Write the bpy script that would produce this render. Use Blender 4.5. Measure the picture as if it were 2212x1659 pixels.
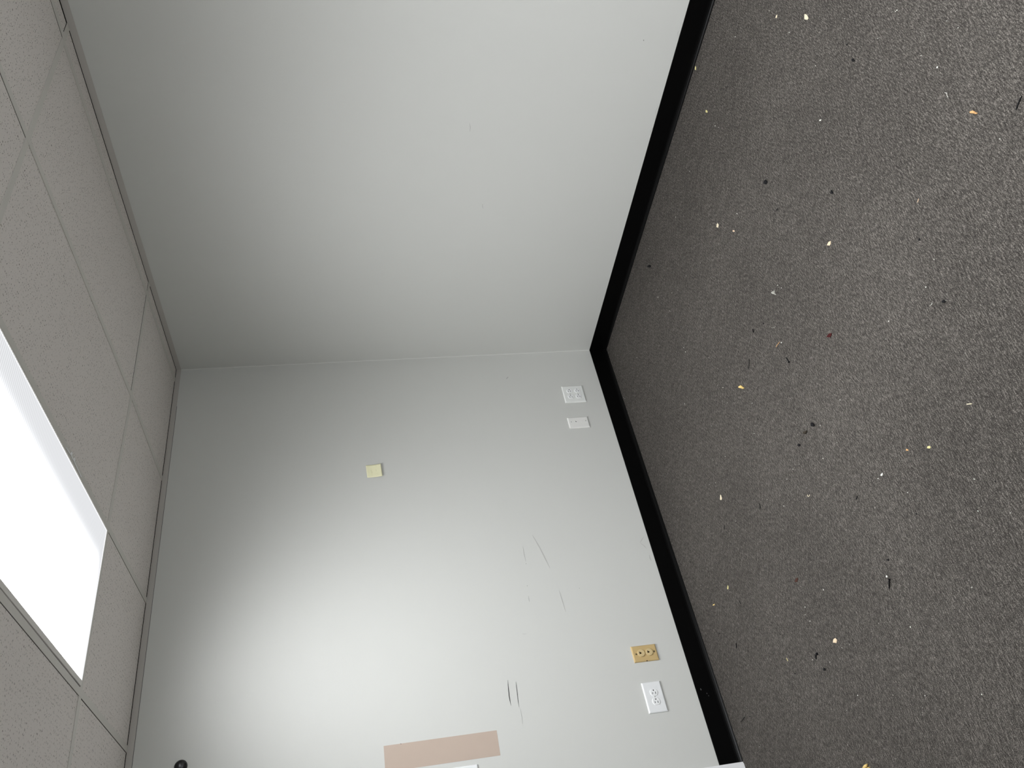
import bpy, bmesh, math, random
from mathutils import Vector, Matrix
C = bpy.context.scene.collection
for o in list(bpy.data.objects):
    bpy.data.objects.remove(o)

# ------------------------------------------------------------------ camera
# The photograph was taken with the phone turned on its side: world up points to the picture's left.
F_PX = 1745.55
cam_d = bpy.data.cameras.new('camera'); cam = bpy.data.objects.new('camera', cam_d); C.objects.link(cam)
cam_d.sensor_fit = 'HORIZONTAL'; cam_d.sensor_width = 36.0; cam_d.lens = F_PX / 2212.0 * 36.0
cam_d.clip_start = 0.02
RX = Vector((-0.1650025, -0.1141878, -0.9796608))      # picture right (world down)
DN = Vector((-0.7660005, 0.6405378, 0.0543559))        # picture down
FW = Vector((0.6213030, 0.7593895, -0.1931583))        # view direction
m = Matrix((RX, -DN, -FW)).transposed().to_4x4()
m.translation = Vector((-2.99224, -3.38614, 1.45587))
cam.matrix_world = m
bpy.context.scene.camera = cam

# ------------------------------------------------------------------ light and exposure
sc = bpy.context.scene
sc.view_settings.view_transform = 'Standard'; sc.view_settings.look = 'None'
sc.view_settings.gamma = 1.0; sc.view_settings.use_curve_mapping = False
sc.view_settings.exposure = 0.0
w = bpy.data.worlds.new('world'); sc.world = w; w.use_nodes = True
w.node_tree.nodes['Background'].inputs[0].default_value = (0.75, 0.85, 1.0, 1)
w.node_tree.nodes['Background'].inputs[1].default_value = 1.0
LENS_STRENGTH = 47.0       # fluorescent troffers
LENS_FOCUS = 1.05
FILL_W = 8.0

H = 2.36                   # underside of the ceiling grid
KL = 0.018115              # the outlet wall runs slightly off square: y = KL * x
KR = 0.013594              # the bare wall: x = KR * y
XF, YF = -3.26, -4.95        # far ends of the room, behind the camera
ld = bpy.data.lights.new('added_window_fill', 'AREA'); ld.shape = 'RECTANGLE'; ld.size = 1.7; ld.size_y = 1.1
ld.energy = FILL_W; ld.color = (0.95, 0.98, 1.0)
lo_ = bpy.data.objects.new('added_window_fill', ld); C.objects.link(lo_)
lo_.location = (-1.6, YF-0.13, 1.5); lo_.rotation_euler = (math.radians(90), 0, 0)   # added fill light outside the invented pane, shining into the room
random.seed(7)

# ------------------------------------------------------------------ helpers
def bmnew(): return bmesh.new()
def box(bm, x0, x1, y0, y1, z0, z1, mat=None):
    vs = [Vector((x, y, z)) for z in (z0, z1) for y in (y0, y1) for x in (x0, x1)]
    if mat is not None: vs = [mat @ v for v in vs]
    v = [bm.verts.new(p) for p in vs]
    fs = []
    for f in ((0,2,3,1),(4,5,7,6),(0,1,5,4),(2,6,7,3),(0,4,6,2),(1,3,7,5)):
        fs.append(bm.faces.new([v[i] for i in f]))
    return fs
def loft(bm, rings, cap0=True, cap1=True, closed=True):
    rs = [[bm.verts.new(p) for p in r] for r in rings]
    n = len(rs[0])
    for a, b in zip(rs, rs[1:]):
        for i in range(n if closed else n - 1):
            j = (i + 1) % n
            bm.faces.new((a[i], a[j], b[j], b[i]))
    if cap0: bm.faces.new(rs[0][::-1])
    if cap1: bm.faces.new(rs[-1])
    return rs
def tube(bm, pts, radii, n=6):
    pts = [Vector(p) for p in pts]
    rings = []
    for i, p in enumerate(pts):
        d = (pts[min(i+1, len(pts)-1)] - pts[max(i-1, 0)]).normalized()
        a = d.cross(Vector((0, 0, 1)));
        if a.length < 1e-4: a = d.cross(Vector((1, 0, 0)))
        a.normalize(); b = a.cross(d).normalized()
        r = radii[i] if isinstance(radii, (list, tuple)) else radii
        rings.append([p + a*r*math.cos(t) + b*r*math.sin(t) for t in [2*math.pi*k/n for k in range(n)]])
    loft(bm, rings)
def obj(name, bm, mat, parent=None, smooth=False, mw=None):
    bmesh.ops.recalc_face_normals(bm, faces=bm.faces[:])
    me = bpy.data.meshes.new(name); bm.to_mesh(me); bm.free()
    o = bpy.data.objects.new(name, me); C.objects.link(o)
    if mat is not None:
        for q in (mat if isinstance(mat, list) else [mat]): me.materials.append(q)
    if smooth:
        for p in me.polygons: p.use_smooth = True
    if parent is not None: o.parent = parent
    elif mw is not None: o.matrix_world = mw
    return o
def thing(name, label, cat, mw=None, group=None):
    o = bpy.data.objects.new(name, None); C.objects.link(o)
    o.empty_display_size = 0.05
    if mw is not None: o.matrix_world = mw
    o['label'] = label; o['category'] = cat
    if group: o['group'] = group
    return o
def tag(o, label, cat, group=None):
    o['label'] = label; o['category'] = cat
    if group: o['group'] = group
    return o
def struct(o, label=None):
    o['kind'] = 'structure'
    if label: o['label'] = label
    return o

def mat(name, col, rough=0.6, spec=0.3, bump=None, var=None):
    m = bpy.data.materials.new(name); m.use_nodes = True
    nt = m.node_tree; b = nt.nodes['Principled BSDF']
    b.inputs['Base Color'].default_value = (*col, 1)
    b.inputs['Roughness'].default_value = rough
    b.inputs['Specular IOR Level'].default_value = spec
    tc = nt.nodes.new('ShaderNodeTexCoord')
    if var:                                            # (scale, amount): gentle colour variation
        n = nt.nodes.new('ShaderNodeTexNoise'); n.inputs['Scale'].default_value = var[0]
        n.inputs['Detail'].default_value = 4
        mx = nt.nodes.new('ShaderNodeMix'); mx.data_type = 'RGBA'
        mx.inputs[6].default_value = (*[c*(1-var[1]) for c in col], 1)
        mx.inputs[7].default_value = (*[min(1, c*(1+var[1])) for c in col], 1)
        nt.links.new(tc.outputs['Object'], n.inputs['Vector'])
        nt.links.new(n.outputs['Fac'], mx.inputs[0]); nt.links.new(mx.outputs[2], b.inputs['Base Color'])
    if bump:                                           # (scale, strength, distance)
        n = nt.nodes.new('ShaderNodeTexNoise'); n.inputs['Scale'].default_value = bump[0]
        n.inputs['Detail'].default_value = 3
        bp = nt.nodes.new('ShaderNodeBump'); bp.inputs['Strength'].default_value = bump[1]
        bp.inputs['Distance'].default_value = bump[2]
        nt.links.new(tc.outputs['Object'], n.inputs['Vector'])
        nt.links.new(n.outputs['Fac'], bp.inputs['Height']); nt.links.new(bp.outputs['Normal'], b.inputs['Normal'])
    return m

def srgb(r, g, b):
    f = lambda c: (c/255/12.92) if c/255 <= 0.04045 else ((c/255+0.055)/1.055)**2.4
    return (f(r), f(g), f(b))

M_wall = mat('wall_paint', (0.65, 0.655, 0.628), 0.55, 0.25, bump=(260, 0.12, 0.0015), var=(2.0, 0.012))
M_caulk = mat('corner_caulk', (0.82, 0.825, 0.79), 0.5, 0.3)
M_patch = mat('old_pink_paint', (0.53, 0.43, 0.36), 0.6, 0.25, bump=(260, 0.12, 0.0015), var=(30, 0.02))
M_tee = mat('tee_metal', (0.66, 0.635, 0.59), 0.5, 0.3, var=(9, 0.05))
M_angle = mat('moulding_metal', (0.52, 0.495, 0.465), 0.5, 0.3, var=(9, 0.04))
M_gapshade = mat('gap_shade', (0.03, 0.028, 0.025), 0.7, 0.2)  # near black, so gaps beside tees and fixture frames look shaded
M_edge = mat('tile_edge', (0.10, 0.09, 0.075), 0.9, 0.05)
M_black = mat('vinyl_base', (0.0015, 0.0015, 0.0016), 0.38, 0.12)
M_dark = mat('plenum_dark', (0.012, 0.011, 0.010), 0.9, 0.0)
M_white = mat('white_trim', (0.88, 0.88, 0.89), 0.4, 0.4)
M_frame = mat('fixture_frame', (0.78, 0.75, 0.71), 0.45, 0.3)
M_plateG = mat('plate_grey_white', (0.86, 0.875, 0.85), 0.35, 0.45)
M_plateW = mat('plate_warm_white', (0.87, 0.865, 0.835), 0.35, 0.45)
M_plateB = mat('plate_cool_white', (0.88, 0.895, 0.90), 0.3, 0.5)
M_recept = mat('receptacle_white', (0.92, 0.93, 0.93), 0.3, 0.5)
M_slot = mat('slot_dark', (0.02, 0.02, 0.02), 0.7, 0.1)
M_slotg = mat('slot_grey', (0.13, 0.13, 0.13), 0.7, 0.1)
M_ivory = mat('ivory_plastic', (0.60, 0.44, 0.21), 0.35, 0.45, var=(14, 0.05))
M_ivory2 = mat('ivory_jack', (0.66, 0.52, 0.28), 0.35, 0.45)
M_heart = mat('jack_hole', (0.012, 0.004, 0.002), 0.6, 0.1)
M_screwb = mat('brassy_screw', (0.14, 0.10, 0.03), 0.4, 0.5)
M_screww = mat('painted_screw', (0.52, 0.52, 0.50), 0.4, 0.4)
M_note = mat('note_paper', (0.90, 0.875, 0.60), 0.7, 0.1)
M_pencil = mat('faint_writing', (0.60, 0.58, 0.36), 0.8, 0.05)
M_disc = mat('black_plastic', (0.012, 0.0125, 0.014), 0.22, 0.5)
M_disc2 = mat('black_plastic_rim', (0.004, 0.004, 0.003), 0.5, 0.3)
M_gap = mat('scuff_black', (0.03, 0.03, 0.03), 0.8, 0.05)
M_scuff = mat('scuff_grey', (0.36, 0.36, 0.345), 0.7, 0.1)
M_scuff2 = mat('scuff_faint', (0.515, 0.515, 0.495), 0.6, 0.2)
DEB = {'cream': (0.68, 0.60, 0.44), 'white': (0.66, 0.66, 0.60), 'yellow': (0.60, 0.54, 0.25), 'black': (0.008, 0.008, 0.009),
       'brown': (0.035, 0.028, 0.02), 'darklint': (0.03, 0.029, 0.027), 'tan': (0.68, 0.52, 0.36), 'peach': (0.66, 0.52, 0.36),
       'whitelint': (0.52, 0.52, 0.47), 'red': (0.045, 0.007, 0.007), 'redbrown': (0.05, 0.02, 0.014), 'gold': (0.70, 0.52, 0.20),
       'orange': (0.62, 0.36, 0.16)}
DEB = {k: mat('debris_' + k, v, 0.7, 0.15) for k, v in DEB.items()}

# acoustic tile: off-white with elongated dark fissures and pinholes sunk into the face
def tile_mat():
    m = bpy.data.materials.new('acoustic_tile'); m.use_nodes = True
    nt = m.node_tree; L = nt.links.new; N = nt.nodes.new; b = nt.nodes['Principled BSDF']
    b.inputs['Roughness'].default_value = 0.9; b.inputs['Specular IOR Level'].default_value = 0.05
    tc = N('ShaderNodeTexCoord'); oi = N('ShaderNodeObjectInfo')
    off = N('ShaderNodeVectorMath'); off.operation = 'ADD'
    sc_ = N('ShaderNodeVectorMath'); sc_.operation = 'SCALE'; sc_.inputs[3].default_value = 37.0
    cmb = N('ShaderNodeCombineXYZ'); L(oi.outputs['Random'], cmb.inputs[0]); L(oi.outputs['Random'], cmb.inputs[1])
    L(cmb.outputs[0], sc_.inputs[0]); L(tc.outputs['Object'], off.inputs[0]); L(sc_.outputs[0], off.inputs[1])
    # warp so the fissures bend
    wn = N('ShaderNodeTexNoise'); wn.inputs['Scale'].default_value = 55; wn.inputs['Detail'].default_value = 1
    L(off.outputs[0], wn.inputs['Vector'])
    ws = N('ShaderNodeVectorMath'); ws.operation = 'MULTIPLY_ADD'
    ws.inputs[1].default_value = (0.010, 0.010, 0.0)
    L(wn.outputs['Color'], ws.inputs[0]); L(off.outputs[0], ws.inputs[2])
    def spots(sx, sy, thr, keep, soft=0.05):
        mp = N('ShaderNodeMapping'); mp.inputs['Scale'].default_value = (sx, sy, 0.0)
        L(ws.outputs[0], mp.inputs['Vector'])
        v = N('ShaderNodeTexVoronoi'); v.inputs['Scale'].default_value = 1.0; v.voronoi_dimensions = '2D'
        L(mp.outputs[0], v.inputs['Vector'])
        r = N('ShaderNodeMapRange'); r.inputs[1].default_value = thr; r.inputs[2].default_value = thr + soft
        r.inputs[3].default_value = 1; r.inputs[4].default_value = 0
        L(v.outputs['Distance'], r.inputs[0])
        sep = N('ShaderNodeSeparateColor'); L(v.outputs['Color'], sep.inputs[0])
        k = N('ShaderNodeMapRange'); k.inputs[1].default_value = 1 - keep; k.inputs[2].default_value = 1 - keep + 0.25
        L(sep.outputs[0], k.inputs[0])
        mu = N('ShaderNodeMath'); mu.operation = 'MULTIPLY'; L(r.outputs[0], mu.inputs[0]); L(k.outputs[0], mu.inputs[1])
        return mu.outputs[0]
    s1 = spots(66, 150, 0.09, 0.42, 0.13)
    s2 = spots(105, 210, 0.07, 0.30, 0.12)
    s3 = spots(120, 95, 0.06, 0.25, 0.08)
    a = N('ShaderNodeMath'); a.operation = 'MAXIMUM'; L(s1, a.inputs[0]); L(s2, a.inputs[1])
    a2 = N('ShaderNodeMath'); a2.operation = 'MAXIMUM'; L(a.outputs[0], a2.inputs[0]); L(s3, a2.inputs[1])
    gn = N('ShaderNodeTexNoise'); gn.inputs['Scale'].default_value = 3; L(off.outputs[0], gn.inputs['Vector'])
    base = N('ShaderNodeMix'); base.data_type = 'RGBA'
    base.inputs[6].default_value = (0.74, 0.695, 0.66, 1); base.inputs[7].default_value = (0.78, 0.735, 0.70, 1)
    L(gn.outputs['Fac'], base.inputs[0])
    mx = N('ShaderNodeMix'); mx.data_type = 'RGBA'; mx.inputs[7].default_value = (0.17, 0.148, 0.13, 1)
    L(base.outputs[2], mx.inputs[6]); L(a2.outputs[0], mx.inputs[0]); L(mx.outputs[2], b.inputs['Base Color'])
    inv = N('ShaderNodeMath'); inv.operation = 'SUBTRACT'; inv.inputs[0].default_value = 1; L(a2.outputs[0], inv.inputs[1])
    fn = N('ShaderNodeTexNoise'); fn.inputs['Scale'].default_value = 420; L(off.outputs[0], fn.inputs['Vector'])
    ad = N('ShaderNodeMath'); ad.operation = 'MULTIPLY_ADD'; ad.inputs[1].default_value = 0.25
    L(fn.outputs['Fac'], ad.inputs[0]); L(inv.outputs[0], ad.inputs[2])
    bp = N('ShaderNodeBump'); bp.inputs['Strength'].default_value = 0.5; bp.inputs['Distance'].default_value = 0.0012
    L(ad.outputs[0], bp.inputs['Height']); L(bp.outputs['Normal'], b.inputs['Normal'])
    return m
M_tile = tile_mat()

# loop-pile carpet: mottled charcoal grey-brown with fine lighter and darker fibres running at several angles
def carpet_mat():
    m = bpy.data.materials.new('carpet'); m.use_nodes = True
    nt = m.node_tree; L = nt.links.new; N = nt.nodes.new; b = nt.nodes['Principled BSDF']
    b.inputs['Roughness'].default_value = 0.95; b.inputs['Specular IOR Level'].default_value = 0.04
    tc = N('ShaderNodeTexCoord')
    def noise(scale, rot, sx, sy, det=2, rough=0.5):
        mp = N('ShaderNodeMapping'); mp.inputs['Rotation'].default_value = (0, 0, rot)
        mp.inputs['Scale'].default_value = (sx, sy, 1); L(tc.outputs['Object'], mp.inputs['Vector'])
        n = N('ShaderNodeTexNoise'); n.inputs['Scale'].default_value = scale; n.inputs['Detail'].default_value = det
        n.inputs['Roughness'].default_value = rough; L(mp.outputs[0], n.inputs['Vector']); return n.outputs['Fac']
    f1 = noise(360, 0.3, 1, 1, 5, 0.85)
    f0 = noise(520, 1.1, 1, 1, 2, 0.6)
    f2 = noise(210, 0.95, 0.34, 1.25, 2, 0.6)
    f3 = noise(210, 2.4, 0.34, 1.25, 2, 0.6)
    big = noise(1.6, 0, 1, 1, 3)
    mid = noise(22, 0, 1, 1, 3)
    def mad(a, k, c):
        q = N('ShaderNodeMath'); q.operation = 'MULTIPLY_ADD'; L(a, q.inputs[0]); q.inputs[1].default_value = k
        if isinstance(c, float): q.inputs[2].default_value = c
        else: L(c, q.inputs[2])
        return q.outputs[0]
    s = mad(f1, 1.5, -0.93)
    s = mad(f0, 0.6, s); s = mad(f2, 0.62, s); s = mad(f3, 0.36, s); s = mad(mid, 0.12, s); s = mad(big, 0.12, s)
    cr = N('ShaderNodeValToRGB'); e = cr.color_ramp.elements
    e[0].position = 0.38; e[0].color = (0.0132, 0.0118, 0.0102, 1)
    e[1].position = 1.0; e[1].color = (0.2751, 0.2521, 0.2247, 1)
    q = e.new(0.62); q.color = (0.0381, 0.0345, 0.0308, 1)
    q = e.new(0.74); q.color = (0.0678, 0.0618, 0.0558, 1)
    q = e.new(0.86); q.color = (0.1322, 0.1214, 0.1094, 1)
    L(s, cr.inputs[0]); L(cr.outputs[0], b.inputs['Base Color'])
    bp = N('ShaderNodeBump'); bp.inputs['Strength'].default_value = 0.6; bp.inputs['Distance'].default_value = 0.0022
    L(s, bp.inputs['Height']); L(bp.outputs['Normal'], b.inputs['Normal'])
    return m
M_carpet = carpet_mat()

# prismatic lens lit from behind: emission falls off toward one long side, with fine ridges across
def lens_mat():
    m = bpy.data.materials.new('prismatic_lens'); m.use_nodes = True
    nt = m.node_tree; L = nt.links.new; N = nt.nodes.new
    nt.nodes.remove(nt.nodes['Principled BSDF']); em = N('ShaderNodeEmission')
    L(em.outputs[0], nt.nodes['Material Output'].inputs['Surface'])
    em.inputs['Color'].default_value = (0.96, 0.975, 1.0, 1)
    tc = N('ShaderNodeTexCoord'); sp = N('ShaderNodeSeparateXYZ'); L(tc.outputs['Object'], sp.inputs[0])
    def math_(op, a, b_=None, c=None):
        q = N('ShaderNodeMath'); q.operation = op
        for i, v in enumerate((a, b_, c)):
            if v is None: continue
            if isinstance(v, (int, float)): q.inputs[i].default_value = v
            else: L(v, q.inputs[i])
        return q.outputs[0]
    ax = math_('ABSOLUTE', sp.outputs[0]); ay = math_('ABSOLUTE', sp.outputs[1])
    dx = math_('SUBTRACT', 0.274, ax); dr = math_('SUBTRACT', 0.274, sp.outputs[0]); dy = math_('SUBTRACT', 0.594, ay)
    rx = N('ShaderNodeMapRange'); rx.interpolation_type = 'SMOOTHSTEP'; L(dr, rx.inputs[0])
    rx.inputs[1].default_value = 0.03; rx.inputs[2].default_value = 0.26
    ry = N('ShaderNodeMapRange'); ry.interpolation_type = 'SMOOTHSTEP'; L(dy, ry.inputs[0])
    ry.inputs[1].default_value = 0.004; ry.inputs[2].default_value = 0.06
    prof = math_('MULTIPLY', math_('POWER', rx.outputs[0], 3.0), ry.outputs[0])
    rid = math_('SINE', math_('MULTIPLY', sp.outputs[1], 2*math.pi/0.0105))
    lo = math_('MULTIPLY_ADD', rid, 0.075, 0.80)
    rim = math_('MAXIMUM', math_('LESS_THAN', dx, 0.005), math_('LESS_THAN', dy, 0.005))
    lo = math_('MULTIPLY_ADD', rim, 0.25, lo)
    # square prisms throw the light downward: less leaves at grazing angles, least of all toward the corners
    ge = N('ShaderNodeNewGeometry'); gi = N('ShaderNodeSeparateXYZ'); L(ge.outputs['Incoming'], gi.inputs[0])
    def tilt(c):                           # cosine of the angle from straight down within one vertical plane
        z2 = math_('MULTIPLY', gi.outputs[2], gi.outputs[2]); c2 = math_('MULTIPLY', c, c)
        return math_('SQRT', math_('DIVIDE', z2, math_('ADD', math_('ADD', z2, c2), 1e-5)))
    cs = math_('POWER', math_('MULTIPLY', tilt(gi.outputs[0]), tilt(gi.outputs[1])), LENS_FOCUS)
    st = math_('MULTIPLY_ADD', math_('MULTIPLY', prof, cs), LENS_STRENGTH, lo)
    L(st, em.inputs['Strength'])
    return m
M_lens = lens_mat()

M_glass = bpy.data.materials.new('window_glass'); M_glass.use_nodes = True
_nt = M_glass.node_tree; _nt.nodes.remove(_nt.nodes['Principled BSDF'])
_t = _nt.nodes.new('ShaderNodeBsdfTransparent'); _g = _nt.nodes.new('ShaderNodeBsdfGlossy'); _g.inputs['Roughness'].default_value = 0.02
_m = _nt.nodes.new('ShaderNodeMixShader'); _m.inputs[0].default_value = 0.06
_nt.links.new(_t.outputs[0], _m.inputs[1]); _nt.links.new(_g.outputs[0], _m.inputs[2])
_nt.links.new(_m.outputs[0], _nt.nodes['Material Output'].inputs['Surface'])

# measured positions of the debris on the floor, in metres
CHIPS = [
    ('paint_chip', 'large cream five-sided chip on carpet, beside a smaller pale one', 'cream', [-0.6904, -2.3056], [-0.0249, -0.0122], [-0.0128, 0.0128]),
    ('paint_chip', 'small narrow cream chip on carpet, next to the large five-sided one', 'cream', [-0.5182, -2.2224], [-0.0113, -0.0056], [-0.0083, 0.0085]),
    ('wood_flake', 'pair of thin yellow slivers lying against the baseboard toe of the bare wall', 'yellow', [-0.0519, -1.7784], [-0.0123, -0.0068], [-0.0113, 0.012]),
    ('paint_chip', 'pale yellow speck on carpet a hand from the bare wall baseboard', 'yellow', [-0.2603, -1.7091], [-0.0187, -0.0116], [-0.0074, 0.0079]),
    ('paint_chip', 'small square white speck between the black curved crumb and the large cream chip', 'white', [-0.9804, -2.1251], [-0.0108, -0.0069], [-0.0039, 0.0039]),
    ('rubber_crumb', 'black curved rubber crumb, nearest of the dark ones to the bare wall', 'black', [-0.8405, -1.7933], [-0.0209, -0.0154], [-0.0122, 0.0125]),
    ('rubber_crumb', 'brownish black crumb out in the carpet, level with the curved black crumb', 'black', [-1.1848, -2.0102], [-0.0116, -0.0088], [-0.0088, 0.0087]),
    ('lint_tuft', 'dark fuzzy tuft of lint standing near the black curved crumb', 'darklint', [-0.97, -1.7719], [-0.0169, -0.0133], [-0.012, 0.0122]),
    ('paint_chip', 'narrow cream chip standing upright in the carpet near the bare wall', 'cream', [-0.6494, -1.445], [-0.016, -0.0131], [-0.0125, 0.0131]),
    ('paint_chip', 'tiny tan and white speck beside the narrow cream chip', 'tan', [-0.7711, -1.5173], [-0.0146, -0.0121], [-0.0048, 0.005]),
    ('paint_chip', 'light peach five-sided chip alone on the open carpet', 'peach', [-1.2832, -1.8915], [-0.0168, -0.0143], [-0.011, 0.0109]),
    ('rubber_crumb', 'black crumb on the carpet closest to the bare wall baseboard', 'black', [-0.2051, -0.8303], [-0.0324, -0.0291], [-0.009, 0.01]),
    ('lint_tuft', 'white frayed cluster of fibres in the middle of the carpet', 'whitelint', [-1.1477, -1.553], [-0.0295, -0.0283], [-0.0158, 0.016]),
    ('leaf_fragment', 'dark red flake lying on the open carpet', 'red', [-1.4842, -1.6946], [-0.0203, -0.0215], [-0.0112, 0.0111]),
    ('crumb', 'small gold and white double crumb on the carpet', 'gold', [-1.2243, -1.1321], [-0.0216, -0.026], [-0.0087, 0.009]),
    ('rubber_crumb', 'black split crumb, farther from the outlet wall of the close pair', 'black', [-1.6261, -1.4241], [-0.0146, -0.0194], [-0.0097, 0.0096]),
    ('rubber_crumb', 'brown edged crumb, nearer to the outlet wall of the close pair', 'brown', [-1.6174, -1.3697], [-0.015, -0.0202], [-0.0098, 0.0098]),
    ('rubber_crumb', 'short black crumb lying just below the close pair of dark crumbs', 'black', [-1.6244, -1.3082], [-0.0118, -0.0164], [-0.0067, 0.0067]),
    ('wood_flake', 'curved cream husk on the carpet near the outlet wall baseboard', 'cream', [-1.4304, -0.6687], [-0.0092, -0.0148], [-0.0161, 0.0169]),
    ('paint_chip', 'bright white rounded chip with a dot beside it, mid carpet', 'white', [-1.9391, -1.6029], [-0.0069, -0.0103], [-0.0067, 0.0065]),
    ('wood_flake', 'small yellowish flat flake on the carpet near the camera side', 'yellow', [-1.9942, -1.8135], [-0.009, -0.0127], [-0.0052, 0.005]),
    ('wood_flake', 'faint orange flake beside the yellowish flat flake', 'orange', [-1.9504, -1.7396], [-0.0065, -0.0092], [-0.0036, 0.0035]),
    ('leaf_fragment', 'dark red-brown crumb on the carpet opposite the ivory jack plate', 'redbrown', [-1.9461, -0.9615], [-0.011, -0.0222], [-0.0127, 0.0128]),
    ('wood_flake', 'thin yellow sliver on the carpet in front of the outlet wall baseboard', 'yellow', [-1.7247, -0.452], [-0.0058, -0.0118], [-0.0122, 0.0128]),
    ('paint_chip', 'cream crumb resting on the toe of the outlet wall baseboard', 'cream', [-1.5546, -0.03], [-0.0097, -0.0202], [-0.0091, 0.0098]),
    ('paint_chip', 'pale gold speck on the carpet just off the outlet wall baseboard', 'gold', [-1.7163, -0.2694], [-0.0101, -0.0218], [-0.0057, 0.006]),
    ('paint_chip', 'light tan blunt chip on the carpet facing the two right-hand outlets', 'peach', [-2.1923, -1.0362], [-0.0103, -0.0249], [-0.0119, 0.0118]),
    ('rubber_crumb', 'round black pellet below the black hooked thread', 'black', [-2.2367, -0.9097], [-0.0061, -0.0161], [-0.0078, 0.0077]),
    ('crumb', 'gold crumbly morsel at the door side of the carpet', 'gold', [-2.5368, -0.9172], [-0.0072, -0.0273], [-0.0126, 0.0123]),
    ('crumb', 'brownish tan sliver-shaped chip with a pointed end, near the camera', 'orange', [-1.5089, -2.4817], [-0.0164, -0.0102], [-0.0054, 0.0051]),
    ('rubber_crumb', 'small black bead in the far right of the open carpet', 'black', [-1.0053, -2.3348], [-0.0159, -0.0087], [-0.0064, 0.0063]),
    ('rubber_crumb', 'dull black speck just above the small black bead', 'black', [-0.9462, -2.3497], [-0.0083, -0.0044], [-0.0046, 0.0046]),
    ('rubber_crumb', 'dark grey oval crumb in the centre of the near carpet', 'black', [-1.7601, -2.1113], [-0.0103, -0.0101], [-0.0058, 0.0056]),
    ('rubber_crumb', 'tiny dark dot above the dark grey oval crumb', 'black', [-1.5827, -2.1599], [-0.0067, -0.0056], [-0.0051, 0.0049]),
    ('paint_chip', 'small white chip, brightest dot on the carpet near the camera', 'white', [-1.3288, -2.4928], [-0.0059, -0.0033], [-0.004, 0.0038]),
    ('rubber_crumb', 'black dot beyond the head of the long nail', 'black', [-2.1294, -1.4557], [-0.0059, -0.0111], [-0.0048, 0.0047]),
    ('paint_chip', 'white dot beside the head of the long nail', 'white', [-2.1613, -1.4168], [-0.0038, -0.0076], [-0.0048, 0.0047]),
]
THREADS = [
    ('thread', 'long black thread at the near edge of the carpet', 'black', [[-1.6084, -2.5826], [-1.6104, -2.5695], [-1.6161, -2.5528]], 0.00158),
    ('thread', 'dark curved hair lying in the carpet near the tan pointed chip', 'darklint', [[-1.2107, -2.4028], [-1.2083, -2.3961], [-1.2083, -2.3909]], 0.00072),
    ('thread', 'white curled thread beyond the tan pointed chip', 'whitelint', [[-1.3953, -2.4634], [-1.4023, -2.4676], [-1.4075, -2.4626], [-1.414, -2.4628]], 0.00077),
    ('thread', 'thin black stick-like thread beside the small nail', 'darklint', [[-1.1949, -1.2574], [-1.2079, -1.2409], [-1.2172, -1.2257]], 0.00174),
    ('thread', 'fine orange thread between the white fibres and the small nail', 'orange', [[-1.2967, -1.4636], [-1.293, -1.4454], [-1.2924, -1.4305]], 0.00097),
    ('thread', 'short dark stick standing on the carpet before the curved cream husk', 'darklint', [[-1.6194, -0.9301], [-1.6313, -0.9267], [-1.6381, -0.9183]], 0.00193),
    ('thread', 'thin cream sliver, a straight straw lying on the near carpet', 'cream', [[-1.995, -1.9938], [-2.0002, -2.0012], [-2.0049, -2.008]], 0.00146),
    ('thread', 'black kinked hair beside the bright white rounded chip', 'black', [[-1.9217, -1.4638], [-1.9237, -1.4578], [-1.9268, -1.4484]], 0.0014),
    ('thread', 'dark hair near the outlet wall baseboard, in front of the thin yellow sliver', 'darklint', [[-1.8079, -0.5068], [-1.8158, -0.5069], [-1.8246, -0.509]], 0.00171),
    ('thread', 'short black hair on the carpet facing the ivory jack plate', 'black', [[-1.9199, -0.3538], [-1.9288, -0.3474], [-1.9364, -0.3424]], 0.00195),
    ('thread', 'black hooked thread with a fat end, above the round black pellet', 'black', [[-2.1838, -0.9066], [-2.1816, -0.8973], [-2.1862, -0.8889], [-2.1946, -0.8863]], 0.00239),
    ('thread', 'curved dark hair beside the door end of the outlet wall baseboard', 'darklint', [[-2.1644, -0.1504], [-2.1666, -0.1745], [-2.1645, -0.1907], [-2.1628, -0.2118]], 0.00156),
    ('thread', 'cream curled thread near the two dark crumbs', 'cream', [[-1.7713, -1.2317], [-1.7765, -1.2285], [-1.7817, -1.2369], [-1.7788, -1.2436]], 0.00101),
    ('thread', 'yellowish curl on the carpet next to the black hooked thread', 'yellow', [[-2.116, -0.6981], [-2.1227, -0.698], [-2.1285, -0.7]], 0.00111),
    ('thread', 'white hair above the dark grey oval crumb', 'whitelint', [[-1.7323, -2.0804], [-1.7354, -2.0752], [-1.7323, -2.0688]], 0.00076),
    ('thread', 'thin tan sliver above the tiny dark dot', 'tan', [[-1.5051, -2.2303], [-1.5071, -2.2259], [-1.5088, -2.2207]], 0.00094),
    ('thread', 'dark speck-like fibre in the carpet opposite the pair of outlets', 'darklint', [[-1.5278, -0.6098], [-1.5356, -0.6046], [-1.5399, -0.5971]], 0.00156),
]
NAILS = [
    ('nail', 'small black nail with a round head, near the middle of the carpet', [-1.3892, -1.4607], [-1.3614, -1.4555], 0.00174),
    ('nail', 'long black nail with a flat head on the near carpet', [-2.1729, -1.424], [-2.193, -1.4015], 0.00174),
]
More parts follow.
